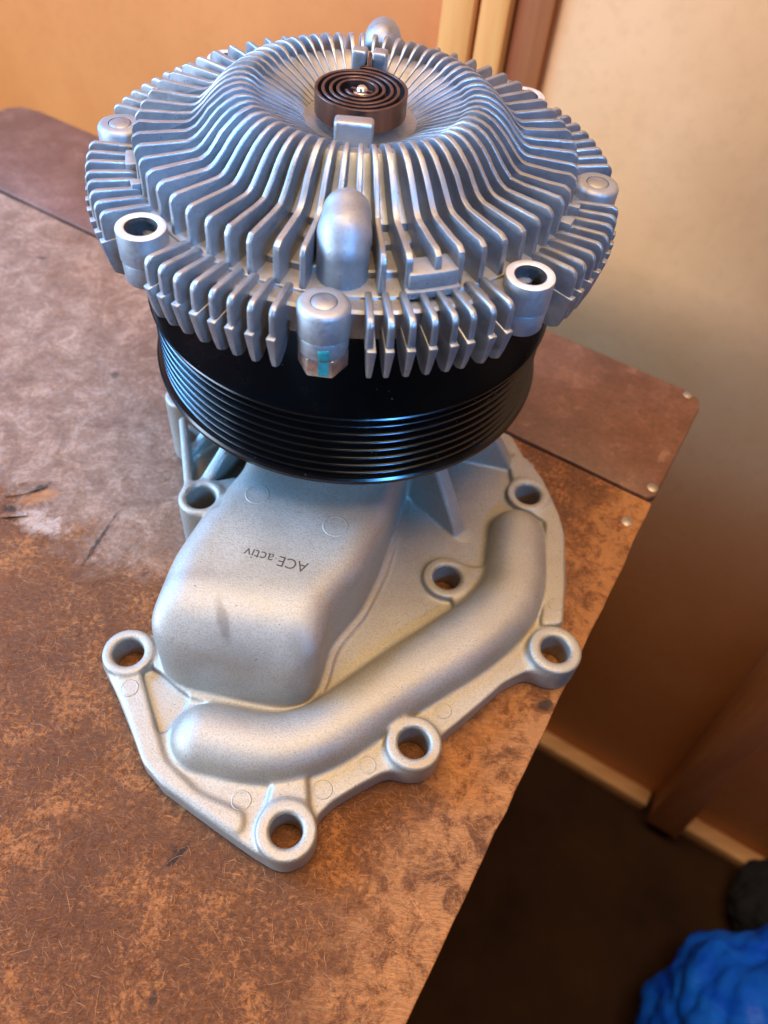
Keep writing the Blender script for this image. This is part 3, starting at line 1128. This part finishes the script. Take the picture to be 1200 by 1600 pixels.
stop = [(46.0, 4.0), (46.0, 8.0)] + [p for p in utop if p[0] < 45.95]
sbot = [p for p in ubot if p[0] < 45]
bm = fin_mesh('cooling_fin', stop, sbot, 1.6, 0.45, lambda r_: float(np.interp(r_, [15, 26, 31, 40], [0.36, 0.50, 0.88, 1.0])))
short0 = bm_obj('cooling_fin', bm, M_fin, clutch, 30)


def place(o, az, mesh=None):
    o.rotation_euler = (rng.normal() * 0.0, 0, R(az))
    return o


fins_used = 0
for k in range(60):
    az = -180 + 6 * k
    if az in (-90, -84, 90, 84):             # these run into the filler plugs
        o = short0 if az == -90 else short0.copy()
        if az != -90:
            col.objects.link(o)
        place(o, az)
        continue
    if fins_used < 5:
        o = fins[fins_used]
    else:
        o = fins[int(rng.integers(5))].copy()
        col.objects.link(o)
    fins_used += 1
    place(o, az + rng.normal() * 0.16)

otop = [(61.0, -2.6), (61.4, -1.6), (62.6, -0.9), (70, -0.35)] + arc(72.5, -2.6, 2.4, 88, 8, 5) + [(75.0, -7.8)]
obot = [(74.2, -8.1), (67.4, -8.1), (66.5, -8.4), (64, -8.0), (61, -4)]
bm = fin_mesh('rim_fin', otop, obot, 1.80, 0.55)
rim0 = bm_obj('rim_fin', bm, M_fin, clutch, 30)
ltop = [(66.2, -7.2), (76.0, -7.8), (76.0, -8.4), (74.8, -15.0), (74.0, -17.6), (72.0, -19.0), (70.0, -19.2), (66.5, -17.5)]
lbot = [(63.5, -13.5), (63.5, -9.0)]


def lower_fin():
    out = ltop + lbot
    bm = bmesh.new()
    a = [bm.verts.new((r_, -0.95, z)) for r_, z in out]
    f = bm.faces.new(a)
    r = bmesh.ops.extrude_face_region(bm, geom=[f])
    for v in r['geom']:
        if isinstance(v, bmesh.types.BMVert):
            v.co.y = 0.95
    bmesh.ops.recalc_face_normals(bm, faces=bm.faces[:])
    bevel_all(bm, 0.32, 2, 40)
    for v in bm.verts:
        v.co.y *= 1.20 - 0.055 * max(0, -8 - v.co.z)
        v.co.z += ZC
    return bm


low0 = bm_obj('lower_rim_fin', lower_fin(), M_fin, clutch, 35)
first = True
for sct in range(8):
    mid = -180 + 22.5 + 45 * sct
    for k in range(8):
        az = mid + (k - 3.5) * 3.92 + rng.normal() * 0.15
        for o0 in (rim0, low0):
            o = o0 if first else o0.copy()
            if not first:
                col.objects.link(o)
            place(o, az + (rng.normal() * 0.2 if o0 is low0 else 0))
        first = False

# bosses round the rim: tapped holes and rivets alternate
RB = 68.4
for k in range(8):
    az = -180 + 45 * k
    cx, cy = RB * math.cos(R(az)), RB * math.sin(R(az))
    if k % 2 == 1:
        pr_ = [(4.15, ZC - 14.0), (5.7, ZC - 14.5), (6.05, ZC - 14.0), (6.15, ZC - 8.6), (6.0, ZC - 8.3), (6.35, ZC - 8.0), (6.35, ZC - 0.2), (6.2, ZC + 0.1), (4.1, ZC + 0.08)]
        b = lathe('bolt_boss', pr_, M_peg, clutch, 48, cx, cy, False, 40)
        lathe('machined_face', [(4.1, ZC + 0.05), (4.3, ZC + 0.2), (6.05, ZC + 0.2), (6.25, ZC + 0.05)], M_mach, clutch, 48, cx, cy, False, 60)
        th_ = [(4.12, ZC + 0.1)]
        for i in range(10):
            th_ += [(4.1, ZC - 0.4 - i * 1.25), (3.75, ZC - 1.0 - i * 1.25)]
        lathe('threaded_bore', th_ + [(3.7, ZC - 13.9), (0, ZC - 14.0)], M_bore, clutch, 40, cx, cy, False, 60)
    else:
        pr_ = [(3.15, ZC - 0.6), (3.25, ZC + 0.0), (5.0, ZC + 0.0), (5.9, ZC - 0.35), (6.4, ZC - 1.2), (6.5, ZC - 8.0), (6.1, ZC - 8.3), (6.3, ZC - 8.6), (6.1, ZC - 13.0), (0, ZC - 13.1)]
        lathe('rivet_boss', pr_, M_peg, clutch, 48, cx, cy, False, 40)
        lathe('rivet', [(0, ZC + 0.12), (2.7, ZC + 0.1), (3.0, ZC - 0.1), (3.02, ZC - 0.6)], M_fin, clutch, 36, cx, cy, False, 40)
        hx = [(cx + 6.4 * math.cos(R(az + 30 + 60 * i)), cy + 6.4 * math.sin(R(az + 30 + 60 * i))) for i in range(6)]
        bm_obj('bolt_head', prism_bm(hx, ZC - 18.6, ZC - 13.2, 0.5, 2), M_bolt, clutch, 35)
        if az == -90:
            # stripe of teal witness paint down the boss and the bolt head
            Vv, Ff = [], []
            zl = [ZC - 9.4, ZC - 10.6, ZC - 11.8, ZC - 12.8]
            for z in zl:
                for i in range(6):
                    a = R(-94 + 25 * i / 5 + (1.5 if z < ZC - 11 else 0))
                    rr_ = 6.42 - 0.02 * (ZC - 8.6 - z)
                    Vv.append((cx + rr_ * math.cos(a), cy + rr_ * math.sin(a), z))
            for i in range(3):
                for j in range(5):
                    Ff.append((i * 6 + j, i * 6 + j + 1, i * 6 + j + 7, i * 6 + j + 6))
            po = mesh_obj('paint_mark', Vv, Ff, M_teal, clutch)
            sm_ = po.modifiers.new('thick', 'SOLIDIFY')
            sm_.thickness = 0.00008
            # and on the hexagon's front flat
            h0, h1 = np.array(hx[5]), np.array(hx[0])
            best = min(range(6), key=lambda i: (hx[i][1] + hx[(i + 1) % 6][1]))
            h0, h1 = np.array(hx[best]), np.array(hx[(best + 1) % 6])
            nn = np.array([h1[1] - h0[1], -(h1[0] - h0[0])])
            nn = nn / np.linalg.norm(nn)
            if nn[1] > 0:
                nn = -nn
            if h0[0] > h1[0]:
                h0, h1 = h1, h0
            a_, b_ = h0 + (h1 - h0) * 0.44, h0 + (h1 - h0) * 0.84
            q0, q1 = a_ - nn * 0.6, b_ - nn * 0.6
            a2, b2 = a_ + nn * 0.07, b_ + nn * 0.07
            pm = prism_bm([tuple(q0), tuple(q1), tuple(b2), tuple(a2)], ZC - 18.0, ZC - 13.7, 0.02, 1)
            bm_obj('paint_mark', pm, M_teal, clutch)


# filler plugs: upright pegs with a domed top leaning on the dome
def plug(az, lift=0.0):
    h = 0.5
    xs, ys, zs = np.arange(36, 64, h), np.arange(-9, 9, h), np.arange(-6, 19, h)
    X, Y, Z = np.meshgrid(xs, ys, zs, indexing='ij')

    def caps(a, b, ra, rb):
        a, b = np.array(a, float), np.array(b, float)
        e = b - a
        t = np.clip(((X - a[0]) * e[0] + (Y - a[1]) * e[1] + (Z - a[2]) * e[2]) / (e @ e), 0, 1)
        return np.sqrt((X - a[0] - e[0] * t) ** 2 + (Y - a[1] - e[1] * t) ** 2 + (Z - a[2] - e[2] * t) ** 2) - (ra + (rb - ra) * t)
    d = np.minimum(caps((54.3, 0, -8), (54.0, 0, 4.2), 6.35, 6.3), caps((54.0, 0, 4.2), (51.6, 0, 7.0), 6.3, 6.2))
    d = smin(d, caps((51.6, 0, 7.0), (45.5, 0, 8.4), 6.2, 6.0), 1.5)
    d = np.maximum(d, -5.5 - Z)
    v, q_ = surface_nets(d.astype(np.float32), (xs[0], ys[0], zs[0]), h)
    if lift:
        v[:, 1] *= 0.88
    c, s = math.cos(R(az)), math.sin(R(az))
    w = np.stack([v[:, 0] * c - v[:, 1] * s, v[:, 0] * s + v[:, 1] * c, v[:, 2] + ZC + lift], 1)
    return mesh_from_np('filler_plug', w, q_, M_peg, clutch)


plug(-87.4)
plug(88.8, 2.6)


def polar_box(name, r0, r1, a0, a1, z0, z1, mat, parent, bev=0.4, n=6):
    pl = [(r1 * math.cos(R(a0 + (a1 - a0) * i / n)), r1 * math.sin(R(a0 + (a1 - a0) * i / n))) for i in range(n + 1)]
    pl += [(r0 * math.cos(R(a1 + (a0 - a1) * i / n)), r0 * math.sin(R(a1 + (a0 - a1) * i / n))) for i in range(n + 1)]
    return bm_obj(name, prism_bm(pl, z0 + ZC, z1 + ZC, bev, 2), mat, parent, 35)


# trimmed casting gates that bridge a few fins
polar_box('casting_gate', 55.5, 63.6, -73.0, -60.2, -2.7, -0.6, M_peg, clutch, 0.4)
polar_box('casting_gate', 55.5, 62.6, -72.4, -60.6, -0.7, 3.6, M_peg, clutch, 0.7)
polar_box('casting_gate', 60.5, 64.0, -167, -160, -3.5, 0.4, M_peg, clutch, 0.4)
polar_box('casting_gate', 60.5, 63.8, -153.5, -151, -3.5, 0.3, M_peg, clutch, 0.4)
polar_box('casting_gate', 60.6, 64.2, -22, -18.5, -3.5, 0.3, M_peg, clutch, 0.4)
polar_box('casting_gate', 60.6, 64.2, -13.8, -11.8, -3.5, 0.3, M_peg, clutch, 0.4)

# spring posts cast into the dish
bm = box_bm(-5.0, 5.0, -2.3, 2.3, 9, 19.4, 0.9, 3, R(4), 0.4, -21.0)
for v in bm.verts:
    v.co.z += ZC
bm_obj('spring_post', bm, M_fin, clutch)
for dx in (-2.6, 3.2):
    bm = box_bm(-2.1, 2.1, -2.2, 2.2, 10, 19.2, 0.7, 3, R(-3), dx - 0.4, 20.6)
    for v in bm.verts:
        v.co.z += ZC
    bm_obj('spring_post', bm, M_fin, clutch)

# ------------------------------------------------------------------ bimetal spiral spring
def coil():
    z0, z1 = ZC + 11.6, ZC + 17.6
    pts = []
    turns = 4.7
    n = 330
    for i in range(n + 1):
        s = i / n
        th = R(95) - turns * 2 * math.pi * (1 - s)
        r_ = 3.6 + (13.0 - 3.6) * s ** 0.95 + 0.12 * math.sin(th * 0.5 + 1.0)
        pts.append((r_ * math.cos(th) - 0.7, r_ * math.sin(th)))
    # tail bends outward into the slot between the two posts
    ex, ey = pts[-1]
    for k, (x_, y_) in enumerate([(-1.0, 13.2), (0.0, 13.9), (0.3, 15.0), (0.1, 16.5), (-0.1, 19.0), (-0.1, 22.6)]):
        pts.append((x_, y_))
    # inner end crosses the pin
    pts = [(-2.6, 0.3), (-0.5, 0.1), (1.2, -0.3)] + pts[3:] if False else pts
    P = np.array(pts)
    T = np.gradient(P, axis=0)
    T /= np.linalg.norm(T, axis=1)[:, None] + 1e-9
    N = np.stack([-T[:, 1], T[:, 0]], 1)
    th_ = 0.43
    sec = [(-th_, z0), (-th_, z1 - 0.12), (-th_ + 0.12, z1), (th_ - 0.12, z1), (th_, z1 - 0.12), (th_, z0)]
    Vv, Ff = [], []
    for i in range(len(P)):
        for o_, z in sec:
            q = P[i] + N[i] * o_
            Vv.append((q[0], q[1], z))
    m = len(sec)
    for i in range(len(P) - 1):
        for j in range(m):
            k = (j + 1) % m
            Ff.append((i * m + j, i * m + k, (i + 1) * m + k, (i + 1) * m + j))
    Ff.append(tuple(range(m)))
    Ff.append(tuple((len(P) - 1) * m + j for j in reversed(range(m))))
    o = mesh_obj('bimetal_spring', Vv, Ff, M_coil, pump, True, S, 40)
    bm = bmesh.new()
    bm.from_mesh(o.data)
    bmesh.ops.recalc_face_normals(bm, faces=bm.faces[:])
    bm.to_mesh(o.data)
    bm.free()
    return o


spring = coil()
lathe('spring_pin', [(0, ZC + 18.3), (0.9, ZC + 18.2), (1.5, ZC + 17.6), (1.6, ZC + 16.9), (2.3, ZC + 16.7), (2.4, ZC + 9)], M_pin, spring, 28)
bm = box_bm(-3.0, 3.0, -0.4, 0.4, 15.8, 17.4, 0.12, 1, R(-12))
for v in bm.verts:
    v.co.z += ZC
bm_obj('spring_tongue', bm, M_coil, spring)
